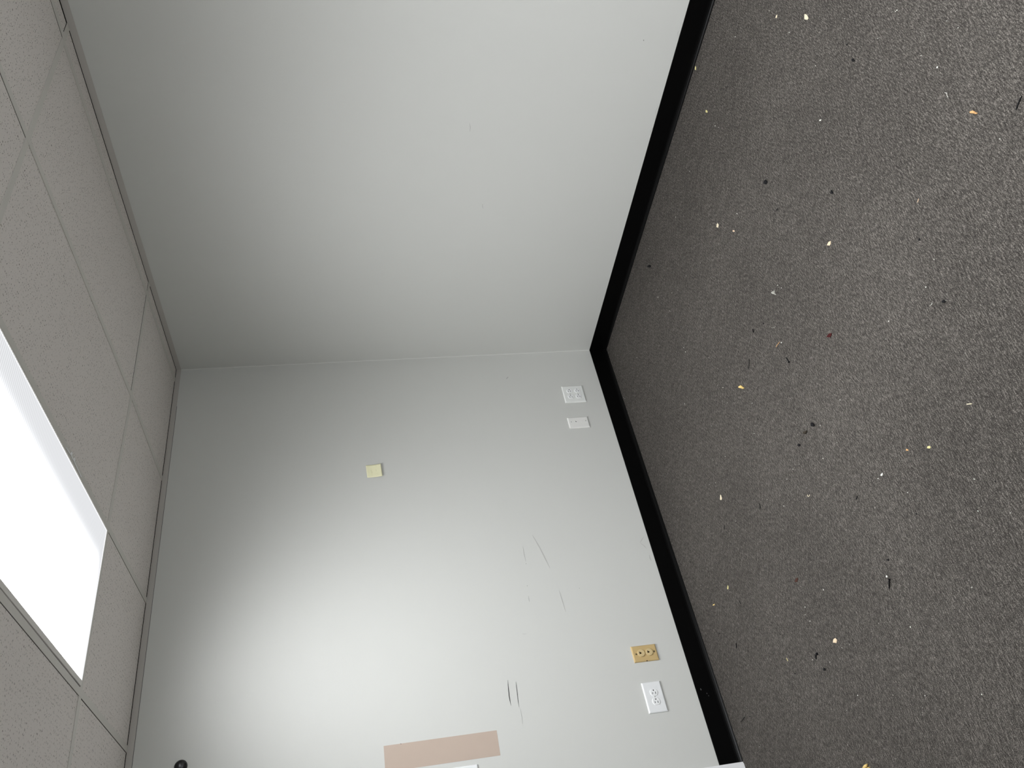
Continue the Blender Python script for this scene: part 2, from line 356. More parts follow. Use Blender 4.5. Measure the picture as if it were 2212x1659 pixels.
SPECKS = [[-0.8412, -2.2264], [-0.2835, -1.4384], [-0.6281, -2.2238], [-1.0828, -2.5125], [-1.0865, -2.5179], [-1.0639, -2.4293], [-0.7462, -1.5799], [-0.2967, -1.204], [-0.5293, -0.8453], [-0.3848, -0.7934], [-0.4941, -0.9266], [-0.7543, -0.84], [-1.2262, -1.4595], [-1.2339, -1.4698], [-1.2393, -1.4777], [-1.091, -0.9778], [-1.1275, -1.0108], [-1.653, -1.4538], [-1.4108, -1.084], [-1.1627, -0.7601], [-1.7528, -1.2436], [-1.2062, -0.4537], [-1.7193, -1.0738], [-1.6608, -1.2171], [-0.9336, -0.6618], [-1.9378, -1.5796], [-2.1861, -0.8604], [-2.2312, -0.9558], [-2.0445, -1.0901], [-2.0377, -0.9451], [-2.0563, -0.9265], [-2.085, -0.9395], [-2.3093, -1.4103], [-2.4695, -1.3357], [-2.3313, -1.6966], [-2.2675, -0.2361], [-0.2894, -2.0341], [-0.3652, -1.7098], [-0.3933, -1.7217], [-0.7809, -0.8411], [-1.1737, -1.6013], [-1.1493, -1.5913], [-0.3891, -0.0323], [-0.4071, -0.0464], [-0.3828, -0.3582], [-1.3052, -1.4681], [-1.1933, -0.9949], [-1.3228, -1.1543], [-1.3343, -0.8241], [-1.3598, -0.6691], [-1.7371, -1.392], [-1.6628, -1.1583], [-1.6391, -0.9876], [-1.6619, -1.5955], [-2.1416, -1.8874], [-2.2046, -1.8439], [-2.2591, -1.9262], [-1.9908, -1.5075], [-2.0353, -1.6595], [-1.6485, -1.9254], [-1.6589, -2.16], [-2.3631, -1.0298], [-2.5387, -1.5435], [-1.6873, -2.0909], [-0.8837, -2.3957], [-1.2545, -2.4832], [-1.3257, -2.5912], [-1.6221, -2.4846]]
DARK = [[-1.1742, -1.4268], [-0.8453, -0.5146], [-1.178, -0.9698], [-1.469, -0.183], [-1.8281, -0.2298], [-2.0364, -0.7165], [-1.3921, -1.1481], [-1.7893, -0.4023], [-2.1762, -0.2496], [-2.0958, -1.6494], [-2.1814, -1.9382], [-2.1788, -0.7149]]
RING = (-1.1400, -1.3563, 0.0131)

# ------------------------------------------------------------------ the room shell
def wl_mat(s=0.0, z=0.0, off=0.0):       # frame on the outlet wall: x runs along it, -y points into the room
    a = math.atan(KL); mm = Matrix.Rotation(a, 4, 'Z')
    u = Vector((math.cos(a), math.sin(a), 0)); n = Vector((math.sin(a), -math.cos(a), 0))
    mm.translation = u*s + n*off + Vector((0, 0, z)); return mm
def wr_mat(s=0.0, z=0.0, off=0.0):       # frame on the bare wall: x runs from the corner toward the camera
    a = math.atan2(-1, -KR); mm = Matrix.Rotation(a, 4, 'Z')
    u = Vector((math.cos(a), math.sin(a), 0)); n = Vector((math.sin(a), -math.cos(a), 0))
    mm.translation = u*s + n*off + Vector((0, 0, z)); return mm

DX0, DX1, DH = -2.335, -3.15, 2.04      # doorway in the outlet wall (distance along it)
T = 0.12
bm = bmnew(); box(bm, XF-0.3, 0.3, YF-0.3, 0.3, -0.10, 0.0)
floor = struct(obj('floor', bm, M_carpet), 'charcoal grey loop-pile carpet flecked with lighter fibres')
bm = bmnew()
W = wl_mat()
box(bm, DX0, 0.0, 0, T, 0, H+0.12, W); box(bm, XF-0.1, DX1, 0, T, 0, H+0.12, W); box(bm, DX1, DX0, 0, T, DH, H+0.12, W)
wall_left = struct(obj('wall_left', bm, M_wall), 'light grey painted wall with the outlets and yellow note')
bm = bmnew(); W = wr_mat()
box(bm, -T, -YF+0.1, 0, T, 0, H+0.12, W)
wall_right = struct(obj('wall_right', bm, M_wall), 'bare light grey painted wall without outlets')
# the two walls behind the camera; the back one holds an unseen window invented for fill light
bm = bmnew(); box(bm, XF-T, XF, YF-T, 0.0, 0, H+0.12); struct(obj('wall_far', bm, M_wall))
WX0, WX1, WZ0, WZ1 = -2.5, -0.7, 0.9, 2.1
bm = bmnew()
box(bm, XF, WX0, YF-T, YF, 0, H+0.12); box(bm, WX1, 0.1, YF-T, YF, 0, H+0.12)
box(bm, WX0, WX1, YF-T, YF, 0, WZ0); box(bm, WX0, WX1, YF-T, YF, WZ1, H+0.12)
struct(obj('wall_back', bm, M_wall))
wf = bmnew()
for a, b, c, d in ((WX0, WX1, WZ0, WZ0+.05), (WX0, WX1, WZ1-.05, WZ1), (WX0, WX0+.05, WZ0+.05, WZ1-.05), (WX1-.05, WX1, WZ0+.05, WZ1-.05), (-1.62, -1.58, WZ0+.05, WZ1-.05)):
    box(wf, a, b, YF-0.09, YF-0.04, c, d)
win = struct(obj('added_window_1', wf, M_white))
bm = bmnew(); box(bm, WX0+.04, WX1-.04, YF-.067, YF-.063, WZ0+.04, WZ1-.04); obj('added_window_pane', bm, M_glass, win)

# ceiling: dark plenum slab above, then tees and tiles as its pieces
bm = bmnew(); box(bm, XF-0.1, 0.15, YF-0.1, 0.2, H+0.12, H+0.2)
ceiling = struct(obj('ceiling', bm, M_dark), 'suspended ceiling of white fissured tiles in a metal grid')
TW = 0.0125
# grid line positions; the runner by the bare wall wanders a little
T0 = [(-0.072, -0.0), (-0.087, -0.627), (-0.112, -1.25), (-0.121, -1.853), (-0.1085, -1.879), (-0.106, -3.1), (-0.104, YF)]
TA = [(-0.692, 0.0), (-0.676, -0.627), (-0.705, -1.866), (-0.708, -3.1), (-0.708, YF)]
TB = [(-1.3145, 0.0), (-1.311, -1.866), (-1.311, YF)]
TC = [(-1.9185, 0.0), (-1.914, -1.866), (-1.914, YF)]
TD = [(-2.524, 0.0), (-2.524, YF)]; TE = [(-3.134, 0.0), (-3.134, YF)]
COLS = [T0, TA, TB, TC, TD, TE]
ROWS = [-0.630, -1.866, -3.085, -4.304]
def xat(poly, y):
    for (x0, y0), (x1, y1) in zip(poly, poly[1:]):
        if y <= y0 and y >= y1: return x0 + (x1-x0)*(y-y0)/(y1-y0)
    return poly[-1][0] if y < poly[-1][1] else poly[0][0]
def ywall(x): return KL*x
def row_y(r, x):                          # cross lines, slightly crooked near the corner
    y = ROWS[r]
    if r == 0:
        for (xa, ya), (xb, yb) in zip([(0.1, -.628), (-.075, -.627), (-.676, -.618), (-1.31, -.638), (-1.914, -.638), (-2.14, -.620), (-4.5, -.62)], [(-.075, -.627), (-.676, -.618), (-1.31, -.638), (-1.914, -.638), (-2.14, -.620), (-4.5, -.62)]):
            if xb <= x <= xa: return ya + (yb-ya)*(x-xa)/(xb-xa)
    return y
for poly in COLS:
    bm = bmnew()
    ring = []
    ys = sorted({p[1] for p in poly}, reverse=True)
    rings = []
    for y in ys:
        x = xat(poly, y); yy = y if y < -0.001 else ywall(x) - 0.001
        rings.append([Vector((x-TW, yy, H)), Vector((x+TW, yy, H)), Vector((x+TW, yy, H+.0015)), Vector((x-TW, yy, H+.0015))])
    loft(bm, rings)
    rings = []
    for y in ys:                          # the upright web of the inverted T
        x = xat(poly, y); yy = y if y < -0.001 else ywall(x) - 0.001
        rings.append([Vector((x-.001, yy, H+.0015)), Vector((x+.001, yy, H+.0015)), Vector((x+.001, yy, H+.035)), Vector((x-.001, yy, H+.035))])
    loft(bm, rings)
    nf = len(bm.faces)//2
    bm.faces.ensure_lookup_table()
    for f in bm.faces[nf:]: f.material_index = 1
    obj('ceiling_tee', bm, [M_tee, M_gapshade], ceiling)
edges_x = [None] + COLS + ['far']
for r in range(len(ROWS)):
    for c in range(len(COLS)+1):
        # one cross tee per bay, butting against the runners
        def xr(y): return (KR*y - 0.001) if c == 0 else xat(COLS[c-1], y) - TW
        def xl(y): return XF if c == len(COLS) else xat(COLS[c], y) + TW
        bm = bmnew(); rings = []
        xa, xb = xr(ROWS[r]), xl(ROWS[r])
        n = 2
        for k in range(n):
            x = xa + (xb-xa)*k/(n-1); y = row_y(r, x)
            rings.append([Vector((x, y-TW, H+.0003)), Vector((x, y+TW, H+.0003)), Vector((x, y+TW, H+.0018)), Vector((x, y-TW, H+.0018))])
        loft(bm, rings)
        rings = []
        for k in range(n):
            x = xa + (xb-xa)*k/(n-1); y = row_y(r, x)
            rings.append([Vector((x, y-.001, H+.0018)), Vector((x, y+.001, H+.0018)), Vector((x, y+.001, H+.035)), Vector((x, y-.001, H+.035))])
        loft(bm, rings)
        nf = len(bm.faces)//2
        bm.faces.ensure_lookup_table()
        for f in bm.faces[nf:]: f.material_index = 1
        obj('cross_tee', bm, [M_tee, M_gapshade], ceiling)
# tiles: bays between the lines; LIGHTS are the bays that hold a fixture
LIGHTS = {(1, 3), (3, 3), (3, 2)}
GAPS = {(0, 0): (.0022, .003, .0045, .003), (0, 1): (0, 0, .0055, .0030), (0, 2): (0, 0, .0055, 0), (0, 3): (.0012, .0, .0055, .001), (0, 4): (.002, 0, .0055, .002),
        (1, 0): (.0026, 0, .0022, 0), (2, 0): (.0060, 0, .0030, 0), (1, 1): (0, 0, .0025, 0), (1, 2): (0, .0, .0, .0)}
for r in range(len(ROWS)+1):
    for c in range(len(COLS)+1):
        if (r, c) in LIGHTS: continue
        g = GAPS.get((r, c), (random.choice((0, 0, .0015)), random.choice((0, .0012)), random.choice((0, 0, .0015)), 0))
        # corner points of the visible underside: top edge y1 (toward the outlet wall), bottom edge y0
        def corner(right, top):
            yy = None
            for _ in range(2):
                if right: x = (KR*(yy or -1) - 0.001) if c == 0 else xat(COLS[c-1], yy if yy is not None else -1)
                else: x = XF if c == len(COLS) else xat(COLS[c], yy if yy is not None else -1)
                if top: yy = ywall(x) if r == 0 else row_y(r-1, x)
                else: yy = YF if r == len(ROWS) else row_y(r, x)
            # a lay-in tile reaches 4 mm past the flange edge; a gap leaves it short of the edge instead
            rx = (-.0015 if c == 0 else -(TW-.004)); lx = (TW-.004); ty = (-.0015 if r == 0 else -(TW-.004)); by = TW-.004
            gr, gl, gt, gb = g
            if right: x += rx if gr == 0 else ((-gr-.0015) if c == 0 else -(TW+gr))
            else: x += lx if gl == 0 else (TW+gl)
            if top: yy += ty if gt == 0 else ((-gt-.001) if r == 0 else -(TW+gt))
            else: yy += by if gb == 0 else (TW+gb)
            return x, yy
        P = [corner(False, False), corner(True, False), corner(True, True), corner(False, True)]
        z = H + .0022
        cx = sum(p[0] for p in P)/4; cy = sum(p[1] for p in P)/4
        bm = bmnew()
        lo = [Vector((x-cx, y-cy, 0)) for x, y in P]
        hi = [v + Vector((0, 0, .016)) for v in lo]
        loft(bm, [lo, hi])
        for f in bm.faces:
            if len(f.verts) == 4 and abs(f.calc_center_median().z - .008) < .001: f.material_index = 1
        o = obj('ceiling_tile', bm, [M_tile, M_edge], ceiling)
        o.location = (cx, cy, z)
# dark strips above the ceiling line paint in the shade of the edge gap
bm = bmnew(); box(bm, XF+0.02, 0.0, -.0006, 0, H+.0012, H+.119, wl_mat()); obj('plenum_shade_strip', bm, M_dark, ceiling)
bm = bmnew(); box(bm, 0.0, -YF-0.05, -.0006, 0, H+.0012, H+.119, wr_mat()); obj('plenum_shade_strip', bm, M_dark, ceiling)
# wall mouldings: thin metal strips hanging 23 mm down the walls from the ceiling line
bm = bmnew(); box(bm, XF+0.02, -0.0, -.0012, 0, H-.023, H+.001, wl_mat())
struct(obj('trim_1', bm, M_angle), 'thin metal ceiling moulding along the outlet wall')
bm = bmnew(); box(bm, XF+0.02, -0.25, -.0006, 0, H-.0246, H-.0231, wl_mat()); obj('shadow_strip', bm, M_slotg, wall_left)  # grey strip standing in for the shadow line under the moulding
bm = bmnew(); box(bm, 0.0, -YF-0.05, -.0012, 0, H-.023, H+.001, wr_mat())
struct(obj('trim_2', bm, M_angle), 'thin metal ceiling moulding along the bare wall')

# vinyl cove base with its toe
def cove(name, W, s0, s1, flip, label):
    prof = [(0, .099), (-.0028, .0985), (-.0032, .096), (-.0032, .022), (-.0042, .014), (-.0066, .0078), (-.0100, .0038), (-.0122, .0022), (-.0127, 0.0002), (0, 0.0002)]
    bm = bmnew(); rings = []
    for s, mit in ((s0, flip[0]), (s1, flip[1])):
        rings.append([W @ Vector((s + mit*abs(y), y, z)) for y, z in prof])
    loft(bm, rings)
    return struct(obj(name, bm, M_black), label)
b1 = cove('baseboard_left', wl_mat(), -2.288, 0.0, (0, -1), 'black vinyl cove base along the outlet wall')
b2 = cove('baseboard_right', wr_mat(), 0.0, -YF, (1, 0), 'black vinyl cove base along the bare wall')
W = wl_mat()
for s, z, r in ((-1.9853, .0767, .004), (-2.0057, .0563, .003), (-2.0161, .0515, .003)):   # pale nicks in the vinyl
    bm = bmnew(); pts = [(r*1.4*math.cos(t)*random.uniform(.5, 1.2), r*.6*math.sin(t)*random.uniform(.4, 1.2)) for t in [k*math.pi/3.5 for k in range(7)]]
    loft(bm, [[W @ Vector((s+a, -.0030, z+b)) for a, b in pts], [W @ Vector((s+a*.8, -.0034, z+b*.8)) for a, b in pts]])
    obj('scratch', bm, M_slotg, b1)

# the thin painted caulk line down the corner
bm = bmnew(); loft(bm, [[Vector((.0, .0, z)), Vector((-.0016, .0, z)), Vector((.0, -.0016, z))] for z in (.1, H-.023)])
obj('corner_bead', bm, M_caulk, wall_left)

# door beside the frame's edge: white casing, jamb and slab
door = struct(thing('door_1', 'white door casing at the end of the baseboard', 'door'))
del door['category']
bm = bmnew(); W = wl_mat()
def casing(bm, a0, a1, z0, z1):           # moulded profile: flat with an eased edge
    box(bm, a0, a1, -.012, 0, z0, z1, W); box(bm, a0+.006, a1-.006, -.0155, -.012, z0, z1, W)
casing(bm, -2.348, -2.291, 0.0015, DH+.06); obj('door_casing', bm, M_white, door)
bm = bmnew(); casing(bm, DX1+.013-.057+.0, DX1+.013, 0.0015, DH+.06); obj('door_casing', bm, M_white, door)
bm = bmnew(); box(bm, DX1+.013, -2.348, -.013, 0, DH-.01, DH+.06, W); obj('door_head', bm, M_white, door)
bm = bmnew(); box(bm, DX1+.003, DX0-.003, .03, .07, .008, DH-.003, W); sl = obj('door_slab', bm, M_white, door)
bm = bmnew()
for k in range(2):
    tube(bm, [W @ Vector((DX1+.07, .03, .98)), W @ Vector((DX1+.07, -.02, .98)), W @ Vector((DX1+.07, -.045, .98)), W @ Vector((DX1+.07, -.055, .98))][:4], [.012, .012, .026, .016], 16); break
obj('door_handle', bm, M_disc, sl, True)

# ------------------------------------------------------------------ marks on the walls
def mark(W, pts, wid, m, parent, off=.0006):
    bm = bmnew(); n = len(pts); P = [Vector((p[0], 0, p[1])) for p in pts]
    sub = []                              # resample so the mark tapers to both ends
    for i in range(n-1):
        for k in range(4): sub.append(P[i].lerp(P[i+1], k/4))
    sub.append(P[-1]); N = len(sub)
    L_, R_ = [], []
    for i, p in enumerate(sub):
        d = (sub[min(i+1, N-1)] - sub[max(i-1, 0)]).normalized(); q = Vector((-d.z, 0, d.x))
        h = wid/2*(math.sin(math.pi*(i+.35)/(N-.3))**.8)*random.uniform(.8, 1.15)
        L_.append(p+q*h); R_.append(p-q*h)
    f = [W @ (v+Vector((0, -off, 0))) for v in L_+R_[::-1]]; b = [W @ (v+Vector((0, -.0001, 0))) for v in L_+R_[::-1]]
    loft(bm, [b, f]); return obj('scuff_mark', bm, m, parent)
W = wl_mat()
SL = [([(-1.8412, .8895), (-1.9075, .8945), (-1.9462, .8935)], .0030, M_gap), ([(-1.8525, .8565), (-1.9051, .8596), (-1.9571, .8621)], .0022, M_gap),
 ([(-1.9636, .8579), (-1.9902, .8572), (-2.025, .8581)], .0011, M_scuff), ([(-1.2278, .7149), (-1.2708, .7155), (-1.3075, .7149)], .0016, M_scuff),
 ([(-1.4773, .7337), (-1.493, .7345), (-1.5071, .7347)], .0020, M_scuff), ([(-1.1724, .6583), (-1.2463, .6354), (-1.3532, .6089)], .006, M_scuff2),
 ([(-1.4657, .5895), (-1.5145, .5858), (-1.5726, .5813)], .004, M_scuff2), ([(-1.6506, .7943), (-1.6523, .7835), (-1.6531, .7733)], .002, M_scuff2),
 ([(-1.2385, .1192), (-1.254, .1342), (-1.2685, .1462)], .003, M_scuff2), ([(-1.2685, .1462), (-1.2859, .1315), (-1.3036, .1226)], .003, M_scuff2),
 ([(-1.3347, .1185), (-1.3542, .1209), (-1.37, .1181)], .004, M_scuff2), ([(-.1876, .6219), (-.1796, .6153), (-.1715, .6074)], .003, M_scuff),
 ([(-1.3163, .7156), (-1.3182, .7156), (-1.3204, .7155)], .003, M_scuff), ([(-1.4266, .7306), (-1.4284, .7303), (-1.4308, .7301)], .003, M_scuff),
 ([(-1.4652, .4941), (-1.4671, .4936), (-1.4692, .4932)], .003, M_scuff), ([(-2.0344, 1.3483), (-2.0362, 1.3477), (-2.038, 1.3473)], .002, M_gap)]
SR = [([(1.0711, .8219), (1.0578, .8229), (1.0415, .8171)], .003, M_scuff2), ([(1.496, .9172), (1.4739, .9115), (1.4515, .9118)], .003, M_scuff2),
 ([(1.8794, .2456), (1.8765, .2442), (1.8737, .2429)], .004, M_scuff), ([(1.923, .1042), (1.9113, .1106), (1.8962, .1012)], .0015, M_scuff2),
 ([(1.5874, .1041), (1.5605, .1085), (1.5334, .1002)], .0015, M_scuff2), ([(1.4804, .0989), (1.4616, .1069), (1.4404, .0992)], .0015, M_scuff2)]
# patch where a fitting was removed and the older pinkish paint shows, very slightly proud
bm = bmnew(); box(bm, -2.131, -2.035, -.0005, 0, .967, 1.4145, W); obj('unpainted_patch', bm, M_patch, wall_left)
for pts, wd, mm in SL: mark(W, pts, wd, mm, wall_left, .0009 if pts[0][1] > 1.3 else .0006)
for pts, wd, mm in SR: mark(wr_mat(), pts, wd, mm, wall_right)

# ------------------------------------------------------------------ ceiling lights
def light(cx, cy, label, latch):
    t = thing('ceiling_light', label, 'light', Matrix.Translation((cx, cy, H)), 'recessed fluorescent ceiling lights')
    ox, oy, ix, iy, d = .2862, .6032, .274, .594, .005
    bm = bmnew()                          # door frame, its face sloping down to the lens
    rect = lambda a, b, z: [Vector((-a, -b, z)), Vector((a, -b, z)), Vector((a, b, z)), Vector((-a, b, z))]
    loft(bm, [rect(ox, oy, .004), rect(ox, oy, -.0005), rect(ix+.003, iy+.003, -d), rect(ix, iy, -d), rect(ix, iy, .004)], False, False)
    obj('frame', bm, M_frame, t)
    bm = bmnew(); loft(bm, [rect(.2888, .6058, .0016), rect(.2888, .6058, .09)], False, True)
    obj('housing', bm, M_gapshade, t)
    bm = bmnew()                          # lens with shallow ridges running across it
    n = 2*int(2*iy/.0105); rs = []
    for k in range(n+1):
        y = -iy + 2*iy*k/n; z = -d+.0012 + (.0008 if k % 2 else 0)
        rs.append([Vector((-ix, y, z)), Vector((ix, y, z))])
    loft(bm, rs, False, False, False)
    ln = obj('lens', bm, M_lens, t)
    if latch:
        bm = bmnew(); P = [(-.002, .135), (.004, .060), (.0055, .050), (.004, .036), (.0055, .018), (.000, -.028)]
        P = [Vector((.2935+x, .6*0+ (y - .0) + .135, -.0018)) for x, y in P]
        tube(bm, P, .0015, 6)
        for q in (P[2], P[4]): box(bm, q.x-.002, q.x+.008, q.y-.003, q.y+.003, -.0045, -.0012)
        obj('latch', bm, M_recept, t)
    return t
LY = (-0.638-1.866)/2
light(-1.6125, LY, 'glowing white recessed ceiling light with ribbed lens above the outlet wall', True)
light(-1.6125, (-3.085-4.304)/2, 'added unseen ceiling light behind the camera in the same tile column', False)  # unseen fixture, invented to account for the room's light

light(-1.0095, (-3.085-4.304)/2, 'added unseen ceiling light behind the camera, nearer the bare wall', False)  # unseen fixture, added to brighten the bare wall

# ------------------------------------------------------------------ wall plates
def plate_bm(w, h, t=.0062, bev=.0045):
    bm = bmnew(); R_ = lambda a, b, y: [Vector((-a, y, -b)), Vector((a, y, -b)), Vector((a, y, b)), Vector((-a, y, b))]
    w2, h2 = w/2, h/2
    loft(bm, [R_(w2, h2, 0), R_(w2, h2, -.0034), R_(w2-bev*.35, h2-bev*.35, -t*.82), R_(w2-bev, h2-bev, -t)])
    return bm
def disc_bm(r, y0, y1, flat=None, n=28, cx=0, cz=0, e=.0006):
    bm = bmnew()
    def ring(rr, y):
        out = []
        for k in range(n):
            a = 2*math.pi*k/n; x, z = rr*math.cos(a), rr*math.sin(a)
            if flat: x = max(-flat*rr/r, min(flat*rr/r, x))
            out.append(Vector((cx+x, y, cz+z)))
        return out
    loft(bm, [ring(r, y0), ring(r, y1+e), ring(r-e, y1)]); return bm
def flat_poly(pts, y0, y1):
    bm = bmnew(); loft(bm, [[Vector((x, y0, z)) for x, z in pts], [Vector((x, y1, z)) for x, z in pts]]); return bm
def screw(t, x, z, y, m, r=.0033, slot=0.0):
    s = obj('screw', disc_bm(r, y+.0004, y-.0009, None, 14, x, z, .0004), m, t)
    c, q = math.cos(slot), math.sin(slot); a, b = r*.8, r*.16
    obj('screw_slot', flat_poly([(x-a*c-b*q, z-a*q+b*c), (x-a*c+b*q, z-a*q-b*c), (x+a*c+b*q, z+a*q-b*c), (x+a*c-b*q, z+a*q+b*c)], y-.0007, y-.0011), M_slotg, s)
def receptacle(t, x, z, y, m):            # outlet face turned on its side: ground hole to the right, flat blades left
    r = obj('receptacle', disc_bm(.0166, y+.001, y-.0020, .0142, 36, x, z, .0008), m, t)
    f = y-.0020
    obj('ground_hole', disc_bm(.0027, f+.0004, f-.0002, None, 12, x+.0085, z, .0001), M_slot, r)
    for dz, h in ((.0064, .0036), (-.0064, .0045)):
        obj('blade_slot', flat_poly([(x-.0035-h, z+dz-.0012), (x-.0035+h, z+dz-.0012), (x-.0035+h, z+dz+.0012), (x-.0035-h, z+dz+.0012)], f+.0004, f-.0002), M_slot, r)
# two-gang plate with four outlet faces
t = thing('outlet_plate', 'square white plate with four outlets, nearest the room corner', 'outlet', wl_mat(-.3257, .2652))
obj('plate', plate_bm(.116, .118), M_plateG, t)
for dx in (.0213, -.0187):
    for dz in (.0218, -.0222): receptacle(t, dx, dz, -.0062, M_recept)
for dz in (.0218, -.0222): screw(t, .0013, dz, -.0062, M_screww, .0028, .4)
# jack plate
t = thing('jack_plate', 'narrow white plate with one small jack hole, beside the four-outlet plate', 'wall plate', wl_mat(-.5232, .2832))
obj('plate', plate_bm(.070, .112), M_plateW, t)
j = obj('jack', disc_bm(.0056, -.0055, -.0068, None, 20, .0055, .014), M_plateW, t)
obj('jack_hole', flat_poly([(.0095, .0165), (.0045, .0118), (.0018, .0118), (.0008, .0140), (.0022, .0158), (.006, .0168)], -.0066, -.0071), M_slot, j)
screw(t, .0045, .0405, -.0062, M_screww, .0028, .3); screw(t, .0065, -.0405, -.0062, M_screww, .0028, 1.2)
obj('blank_cap', disc_bm(.0045, -.0055, -.0066, None, 18, .005, -.0150), M_plateW, t)
# ivory double jack plate
t = thing('phone_jack_plate', 'ivory yellow plate with two round jacks, dark three-lobed holes', 'wall plate', wl_mat(-1.8025, .2758))
obj('plate', plate_bm(.0715, .112, .0066), M_ivory, t)
for dz, dx in ((.0175, .001), (-.0192, .0018)):
    r = obj('jack', disc_bm(.0160, -.006, -.0108, None, 36, dx, dz, .0010), M_ivory2, t)
    hp = [(.0052, .0062), (.0058, .0022), (.0026, .0006), (.0004, -.0044), (-.0032, -.0036), (-.0044, .0014), (-.0052, .0046), (-.0024, .0062), (.0010, .0050)]
    obj('jack_hole', flat_poly([(dx+.0002+a*.92, dz+.003+b*.92) for a, b in hp], -.0104, -.0110), M_heart, r)
screw(t, -.0008, .0400, -.0066, M_screwb, .0042, .8); screw(t, .0022, -.0425, -.0066, M_screwb, .0042, .8)
obj('notch', flat_poly([(-.0362, .0025), (-.0362, -.0022), (-.0318, -.0016), (-.0318, .0019)], -.0040, -.0062), M_slot, t)
# horizontal duplex outlet
t = thing('outlet_plate', 'wide white plate with two outlets side by side, nearest the door', 'outlet', wl_mat(-1.9912, .2868))
obj('plate', plate_bm(.1275, .0825), M_plateB, t)
for dx in (.0185, -.0190): receptacle(t, dx, -.0012, -.0062, M_recept)
screw(t, .0002, -.0008, -.0062, M_screww, .0026, .2)
# switch plate peeping in at the frame's edge
t = thing('switch_plate', 'white switch plate by the door, only its edge in view', 'wall plate', wl_mat(-2.1875, 1.118))
obj('plate', plate_bm(.071, .114), M_plateB, t)
bm = bmnew(); box(bm, -.005, .005, -.016, -.006, -.004, .012); obj('toggle', bm, M_recept, t)
screw(t, 0, .030, -.0062, M_screww, .0028, .3); screw(t, 0, -.030, -.0062, M_screww, .0028, 1.2)
# black domed fitting high on the wall
t = thing('wall_knob', 'small black domed fitting high on the wall near the ceiling', 'fitting', wl_mat(-2.0075, 2.163))
bm = bmnew(); prof = [(.0225, 0), (.0228, -.004), (.0220, -.007), (.0195, -.0105), (.014, -.0135), (.007, -.0150), (.0015, -.0154)]
loft(bm, [[Vector((r*math.cos(a), y, r*math.sin(a))) for a in [2*math.pi*k/36 for k in range(36)]] for r, y in prof])
obj('dome', bm, M_disc, t, True)
obj('base_ring', disc_bm(.0238, 0, -.0032, None, 36), M_disc2, t)
bm = bmnew(); box(bm, .0145, .0180, -.0128, -.0090, -.003, .004); obj('slot', bm, M_disc2, t)

# ------------------------------------------------------------------ sticky note
t = thing('sticky_note', 'pale yellow sticky note with faint pencilled lines, curling off the wall', 'note', wl_mat(-.7385, 1.3750))
def note_y(u, v):                         # v: 0 top, 1 bottom; sticks at the top, lifts toward the bottom
    return -.0008 - .0135*max(0, v-.18)**1.7 - .0012*(2*u-1)**2*v
def note_p(u, v, off=0): return Vector((.0370*(2*u-1)*1.0 - .0035*(v-.5) + .0035*0, note_y(u, v)-off, .0375 - .0735*v + .004*(u-.5)))
bm = bmnew(); n = 12
fr = [[bm.verts.new(note_p(i/n, j/n, .0003)) for i in range(n+1)] for j in range(n+1)]
bk = [[bm.verts.new(note_p(i/n, j/n, 0)) for i in range(n+1)] for j in range(n+1)]
for j in range(n):
    for i in range(n):
        bm.faces.new((fr[j][i], fr[j][i+1], fr[j+1][i+1], fr[j+1][i])); bm.faces.new((bk[j][i], bk[j+1][i], bk[j+1][i+1], bk[j][i+1]))
for i in range(n):
    bm.faces.new((fr[0][i], bk[0][i], bk[0][i+1], fr[0][i+1])); bm.faces.new((fr[n][i], fr[n][i+1], bk[n][i+1], bk[n][i]))
    bm.faces.new((fr[i][0], fr[i+1][0], bk[i+1][0], bk[i][0])); bm.faces.new((fr[i][n], bk[i][n], bk[i+1][n], fr[i+1][n]))
obj('paper', bm, M_note, t, True)
def stroke(uv, r=.0004):
    bm = bmnew(); tube(bm, [note_p(u, v, .0003) for u, v in uv], r, 4); obj('pencil_stroke', bm, M_pencil, t)
def scribble(u0, u1, v, amp=.05, k=7):
    stroke([(u0+(u1-u0)*i/k, v + amp*(-1)**i*random.uniform(.4, 1)) for i in range(k+1)])
scribble(.30, .47, .34); scribble(.47, .62, .31, .06, 5); scribble(.17, .22, .33, .02, 3)
scribble(.78, .92, .66, .05, 5); scribble(.45, .60, .64, .05, 5); scribble(.26, .33, .66, .02, 3)

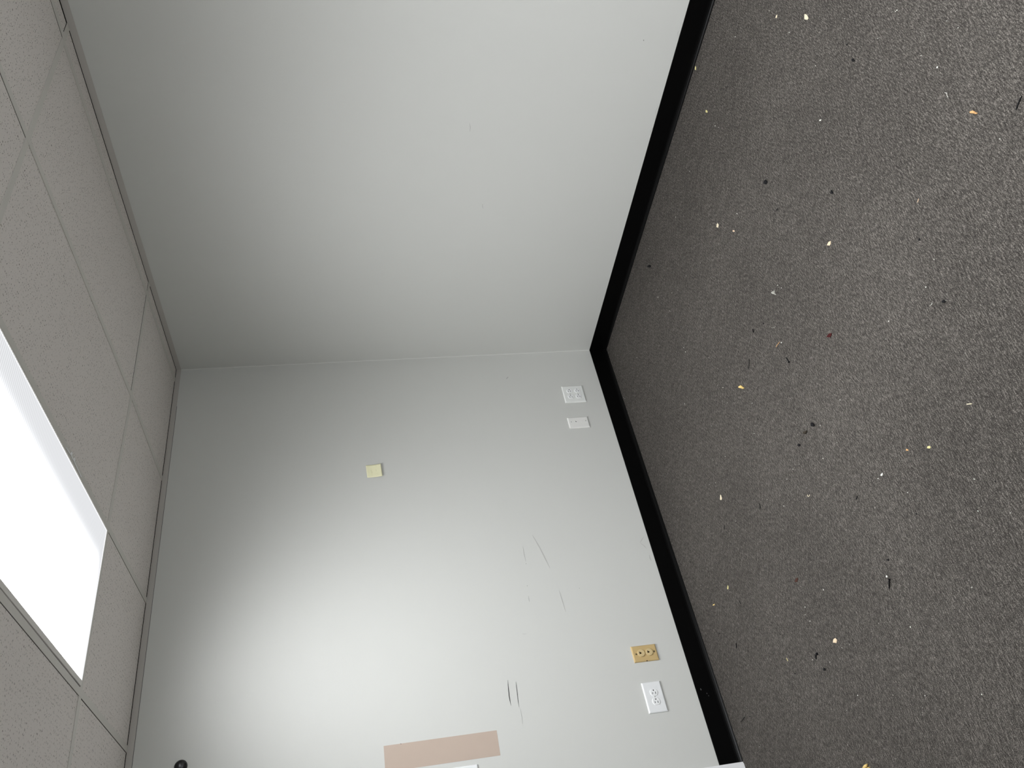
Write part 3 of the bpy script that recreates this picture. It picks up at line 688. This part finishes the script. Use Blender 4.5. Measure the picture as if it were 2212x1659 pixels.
# ------------------------------------------------------------------ debris on the carpet
CAT = {'paint_chip': 'chip', 'wood_flake': 'flake', 'rubber_crumb': 'crumb', 'lint_tuft': 'lint', 'leaf_fragment': 'flake', 'crumb': 'crumb', 'thread': 'thread', 'nail': 'nail'}
SHAPES = [[(-.42, .05), (-.30, -.50), (.12, -.38), (.50, .18), (.30, .50), (-.35, .42)],
          [(-.50, .35), (-.15, -.30), (.42, -.50), (.38, .02), (.12, .42)],
          [(-.38, -.22), (.02, -.50), (.48, -.12), (.28, .50), (-.40, .40)]]
for i, (name, label, col, c0, ex, ey) in enumerate(CHIPS):
    c0 = Vector((*c0, 0)); ex = Vector((*ex, 0)); ey = Vector((*ey, 0)); mt = DEB[col]
    e = (ex.length + ey.length)/2
    sh = SHAPES[i % 3]; bm = bmnew()
    if name == 'lint_tuft':
        for k in range(16):
            a = random.uniform(0, 6.28); p = c0*0 + ex*random.uniform(-.25, .25) + ey*random.uniform(-.25, .25)
            q = p + ex*.3*math.cos(a) + ey*.3*math.sin(a)
            tube(bm, [p+Vector((0, 0, .0006)), p.lerp(q, .5)+Vector((0, 0, random.uniform(.001, .004))), q+Vector((0, 0, .0006))], .0005, 4)
        o = obj(name, bm, mt)
    elif name in ('rubber_crumb', 'crumb'):
        h = e*.35
        loft(bm, [[ex*x*.7+ey*y*.7 + Vector((0, 0, .0)) for x, y in sh], [ex*x+ey*y + Vector((0, 0, h*.35)) for x, y in sh],
                  [ex*x*.85+ey*y*.7 + Vector((0, 0, h*.8)) for x, y in sh], [ex*x*.4+ey*y*.35 + Vector((0, 0, h)) for x, y in sh]])
        if name == 'crumb':
            d = ex*.55+ey*.35
            loft(bm, [[d+ex*x*.5+ey*y*.5 for x, y in sh], [d+ex*x*.55+ey*y*.55 + Vector((0, 0, h*.5)) for x, y in sh], [d+ex*x*.3+ey*y*.3 + Vector((0, 0, h*.9)) for x, y in sh]])
        o = obj(name, bm, mt)
    else:
        th = .0010; tl = Vector((random.uniform(-.1, .1), random.uniform(-.1, .1), 0))
        g = lambda x, y: ex*x+ey*y
        lo = [g(x, y) for x, y in sh]; zz = [.0004 + abs(p.dot(tl))*1.2 for p in lo]
        loft(bm, [[p+Vector((0, 0, q)) for p, q in zip(lo, zz)], [p*.96+Vector((0, 0, q+th)) for p, q in zip(lo, zz)]])
        o = obj(name, bm, mt)
    o.location = c0; tag(o, label, CAT[name])
for name, label, col, pts, r in THREADS:
    r = max(r, .0004); c0 = Vector((*pts[len(pts)//2], 0)); bm = bmnew()
    P = [Vector((*p, r)) - c0 for p in pts]; Q = []
    for a, b in zip(P, P[1:]):
        for k in range(3): Q.append(a.lerp(b, k/3))
    Q.append(P[-1])
    for k in range(1, len(Q)-1): Q[k] = (Q[k-1]+Q[k]*2+Q[k+1])/4
    n = len(Q); fat = 'fat' in label
    tube(bm, Q, [r*(1.9 if (fat and k < 3) else .45 if k in (0, n-1) else 1) for k in range(n)], 5)
    o = obj(name, bm, DEB[col]); o.location = c0; tag(o, label, 'thread')
for name, label, a, b, r in NAILS:
    A, B = Vector((*a, 0)), Vector((*b, 0)); d = (B-A).normalized(); Ln = (B-A).length
    ang = math.atan2(d.y, d.x); t = thing(name, label, 'nail', Matrix.Translation(A) @ Matrix.Rotation(ang, 4, 'Z'))
    hr = r*1.9
    bm = bmnew(); tube(bm, [(0, 0, hr), (.002, 0, hr)], hr, 12); obj('nail_head', bm, DEB['black'], t)
    bm = bmnew(); tube(bm, [(.002, 0, hr), (Ln*.85, 0, r*1.05), (Ln, 0, r*.9)], [r, r, r*.25], 8); obj('nail_shank', bm, DEB['black'], t)
# small dark wire loop
t0 = Vector((RING[0], RING[1], 0)); bm = bmnew(); R_ = [(-.55, .45), (.6, .1), (-.3, -.6), (-.6, .0), (-.55, .45)]
tube(bm, [Vector((a*RING[2]*.85, b*RING[2]*.85, .0014)) for a, b in R_], .0014, 5)
o = obj('wire_loop', bm, DEB['black']); o.location = t0; tag(o, 'tiny black triangular loop near the white fibre cluster', 'loop')
# specks too fine to pick apart
bm = bmnew()
def speck(x, y, s):
    v = [Vector((x + s*random.uniform(.6, 1.2)*math.cos(a), y + s*random.uniform(.6, 1.2)*math.sin(a), 0)) for a in [k*1.2566 for k in range(5)]]
    loft(bm, [v, [p.lerp(Vector((x, y, 0)), .3)+Vector((0, 0, s*.8)) for p in v]])
for x, y in SPECKS: speck(x, y, random.uniform(.0011, .0022))
for k in range(220):
    x = random.uniform(-2.6, -.05); y = random.uniform(-2.6, -.05)
    speck(x, y, random.uniform(.0005, .0011))
o = obj('pale_specks', bm, DEB['white'], floor); o['kind'] = 'stuff'
bm = bmnew()
for x, y in DARK: speck(x, y, random.uniform(.002, .0035))
for k in range(60): speck(random.uniform(-2.6, -.05), random.uniform(-2.6, -.05), random.uniform(.0008, .0016))
o = obj('dark_specks', bm, DEB['black'], floor); o['kind'] = 'stuff'
